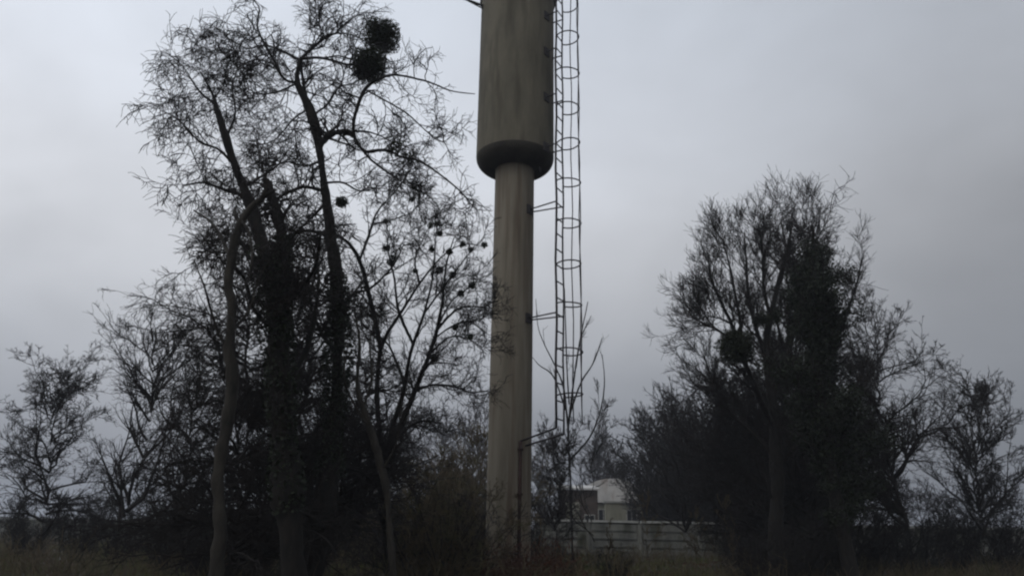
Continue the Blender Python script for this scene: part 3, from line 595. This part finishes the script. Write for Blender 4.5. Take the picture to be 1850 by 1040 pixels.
fence(968, 1900, FY, 'weathered grey concrete panel fence with pale coping, running right from behind the tower', zf)
fence(-150, 690, 58, 'distant grey concrete fence glimpsed between the trunks on the left', 1.45)

def windowed(parent, x, z, w_, h, y):
    f = MB(); f.box(x - w_/2 - .07, x - w_/2, y - .05, y + .04, z - .07, z + h + .07).box(x + w_/2, x + w_/2 + .07, y - .05, y + .04, z - .07, z + h + .07)
    f.box(x - w_/2, x + w_/2, y - .05, y + .04, z - .07, z).box(x - w_/2, x + w_/2, y - .05, y + .04, z + h, z + h + .07).box(x - .025, x + .025, y - .045, y + .03, z, z + h)
    o = f.build('window', M['coping'], parent)
    MB().box(x - w_/2, x + w_/2, y - .02, y - .012, z, z + h).build('pane', M['glass'], o); return o
# house with a pale barrel roof
HY = 68.
a, b = P(1056, 905, HY), P(1176, 905, HY); hx = (a.x + b.x) / 2; hw_ = (b.x - a.x) / 2; ze = P(1105, 906, HY).z; zr = P(1095, 864, HY).z
house = empty('pale_house', (hx, HY, 0), 'small house with a pale rounded metal roof, far behind the fence right of the ladder', 'house')
mb = MB().box(-hw_ * .93, hw_ * .93, 0, 7, -.2, ze); mb.build('wall', M['wall_pale'], house)
pr_ = []
for t in np.linspace(0, 1, 22):
    x = -hw_ + 2 * hw_ * t; pr_.append((x, ze + .004 + (zr - ze) * (math.sin(math.pi * min(1, t * .88 + .12)) ** .5 if t < 1 else 0) * (1 if t > 0 else .9)))
v = []; q = []
for (x, z) in pr_: v += [(x, -.4, z), (x, 7.4, z), (x, -.4, ze - .06), (x, 7.4, ze - .06)]
for i in range(len(pr_) - 1):
    k0 = i * 4; q += [(k0, k0 + 4, k0 + 5, k0 + 1), (k0 + 2, k0 + 6, k0 + 4, k0), (k0 + 1, k0 + 5, k0 + 7, k0 + 3), (k0 + 3, k0 + 7, k0 + 6, k0 + 2)]
q += [(0, 1, 3, 2), (len(v) - 4, len(v) - 2, len(v) - 1, len(v) - 3)]
MB().add(v, q).build('roof', M['roof'], house, False)
for x in (-1.3, 1.2): windowed(house, x, 2.1, .8, 1.0, 0)
# brown shed in front of it with a pale roof slab and pale piers
SY = 60.
a, b = P(1014, 905, SY), P(1080, 905, SY); zs = P(1045, 884, SY).z
shed = empty('brown_shed', (a.x, SY, 0), 'low brown shed with a pale lean-to roof, left of the rounded-roof house', 'shed'); L = b.x - a.x
MB().box(0, L, 0, 4, -.2, zs).build('wall', M['wall_brown'], shed)
v = [(-.1, -.35, zs + .004), (L + .2, -.35, zs + .004), (L + .2, 4.3, zs + .45), (-.1, 4.3, zs + .45)]; v += [(x, y, z + .12) for x, y, z in v]
MB().add(v, [(0, 3, 2, 1), (4, 5, 6, 7), (0, 1, 5, 4), (1, 2, 6, 5), (2, 3, 7, 6), (3, 0, 4, 7)]).build('roof', M['roof'], shed)
MB().box(.35, 1.45, -.06, -.003, -.1, zs - .95).build('door', M['wall_pale'], shed); windowed(shed, 2.2, 1.7, .7, .8, 0)
g = P(1108, 935, 52); gr = empty('gate_pier', (g.x, 52, 0), 'pale plastered gate pier standing behind the fence in front of the house', 'pier')
zp = P(1108, 908, 52).z; MB().box(-.55, .55, -.3, .3, -.2, zp).build('shaft', M['wall_pale'], gr); MB().box(-.65, .65, -.38, .38, zp + .002, zp + .12).build('cap', M['coping'], gr)
# building glimpsed at left
b = P(628, 900, 70); z1 = P(628, 893, 70).z; lh = empty('white_shed', (b.x, 70, 0), 'distant low shed with a white roof between the crooked tree and the slender sapling', 'shed')
MB().box(-1.6, 1.6, 0, 4, -.2, z1).build('wall', M['wall_pale'], lh)
v = [(-1.8, -.3, z1 + .004), (1.8, -.3, z1 + .004), (1.8, 4.2, z1 + .8), (-1.8, 4.2, z1 + .8)]; v += [(x, y, z + .1) for x, y, z in v]
MB().add(v, [(0, 3, 2, 1), (4, 5, 6, 7), (0, 1, 5, 4), (1, 2, 6, 5), (2, 3, 7, 6), (3, 0, 4, 7)]).build('roof', M['roof'], lh); windowed(lh, 0, 1.2, .9, .8, 0)

# ------------------------------------------------------------------ undergrowth, grass, leaf litter
def scatter(n, rng, ymin, ymax, wid=.78):
    y = ymin + (ymax - ymin) * rng.uniform(0, 1, n) ** .8; x = rng.uniform(-1, 1, n) * (y * wid + 2); return x, y
rng = np.random.default_rng(77)
x, y = scatter(9000, rng, 11, 44); patch = np.sin(x * .7 + 1) * np.cos(y * .45) + np.sin(x * .23 - y * .3)
keep = (patch > -.6) & (np.hypot(x - TX, y - TY) > .75); x, y = x[keep], y[keep]; n = len(x)
h = rng.uniform(.5, 1.5, n) * (1 + .35 * np.clip(patch[keep], -1, 2)) * np.interp(y, [11, 30, 44], [.75, .55, .45])
d = np.stack([rng.normal(size=n) * .3, rng.normal(size=n) * .3, np.ones(n)], 1); d = nrm(d); pts = [np.stack([x, y, gz(x, y) - .05], 1)]
for s in range(5): d = nrm(d + rng.normal(size=(n, 3)) * .16 + [0, 0, .02 - .08 * s]); pts.append(pts[-1] + d * (h / 5)[:, None])
pts = np.stack(pts, 1); rad = np.linspace(.009, .004, 6)[None] * np.ones((n, 1)) * np.interp(y, [10, 44], [.8, 1.5])[:, None]
c1 = grow(pts, rad, 4, .45, rng, t0=.2, npts=4, rmin=.0045, up=.05)
mb = MB()
for p_, r_ in ((pts, rad), c1): mb.add(*tubes(p_, r_, 3))
tag(mb.build('undergrowth', M['brush'], None, True), 'tangle of bare brush stems over the ground', 'undergrowth', kind='stuff')
# grass
x, y = scatter(60000, rng, 10, 46); pt = np.sin(x * .9) * np.cos(y * .6 + 2) + .6 * np.sin(x * .35 + y * .2); kp = pt > -.15; x, y = x[kp], y[kp]; n = len(x)
a = rng.uniform(0, 6.28, n); hh = rng.uniform(.10, .32, n); wd = .012 * np.interp(y, [10, 46], [1, 2.2]); ux, uy = np.cos(a) * wd, np.sin(a) * wd; bx, by = rng.normal(size=n) * .08, rng.normal(size=n) * .08
z0 = gz(x, y) - .02; V = np.stack([np.stack([x - ux, y - uy, z0], 1), np.stack([x + ux, y + uy, z0], 1), np.stack([x + ux * .3 + bx, y + uy * .3 + by, z0 + hh], 1), np.stack([x - ux * .3 + bx, y - uy * .3 + by, z0 + hh], 1)], 1)
tag(mesh('grass', V.reshape(-1, 3), np.arange(4 * n).reshape(-1, 4), M['grass'], None, False), 'patches of dull green grass', 'grass', kind='stuff')
# leaf litter
x, y = scatter(30000, rng, 10, 40); c = np.stack([x, y, gz(x, y) + rng.uniform(.0, .06, len(x))], 1)
v, q = leaves(c, .09, rng, 1.6); tag(mesh('leaf_litter', v, q, M['leaf_dead'], None, False), 'fallen red-brown leaves on the ground', 'leaf litter', kind='stuff')
# bramble heap at the foot of the tower
bx_ = empty('bramble', (TX, TY - 2.2, 0), 'reddish-brown bramble heap at the foot of the tower column', 'shrub')
m_ = 420; p0 = np.stack([rng.normal(size=m_) * .9, rng.normal(size=m_) * .5, np.full(m_, -.05)], 1); d = nrm(np.stack([rng.normal(size=m_) * .7, rng.normal(size=m_) * .7, rng.uniform(1.2, 2.2, m_)], 1)); pts = [p0]
for s in range(7): d = nrm(d + rng.normal(size=(m_, 3)) * .15 - [0, 0, .2]); pts.append(pts[-1] + d * .22)
pts = np.stack(pts, 1); rd = np.tile(np.linspace(.009, .005, 8), (m_, 1)); c1 = grow(pts, rd, 5, .3, rng, npts=4, rmin=.004)
mb = MB(); mb.add(*tubes(pts, rd, 3)); mb.add(*tubes(*c1, 3)); mb.build('stems', M['leaf_dead'], bx_, True)
v, q = leaves(c1[0].reshape(-1, 3)[::2], .05, rng, 1.5); mesh('leaves', v, q, M['leaf_dead'], bx_, False)

# ------------------------------------------------------------------ damp air: far trees fade
hz = MB().box(-1450, 1450, -1430, 1470, -1.5, 45).build('haze', bpy.data.materials.new('haze')); tag(hz, 'thin winter haze', 'haze', kind='stuff')
hm = hz.data.materials[0]; hm.use_nodes = True; hn = hm.node_tree.nodes; hn.clear(); ho = hn.new('ShaderNodeOutputMaterial'); hv = hn.new('ShaderNodeVolumePrincipled')
hv.inputs['Color'].default_value = (.85, .88, .95, 1); hv.inputs['Density'].default_value = .0011; hv.inputs['Anisotropy'].default_value = .2
hm.node_tree.links.new(hv.outputs[0], ho.inputs['Volume'])
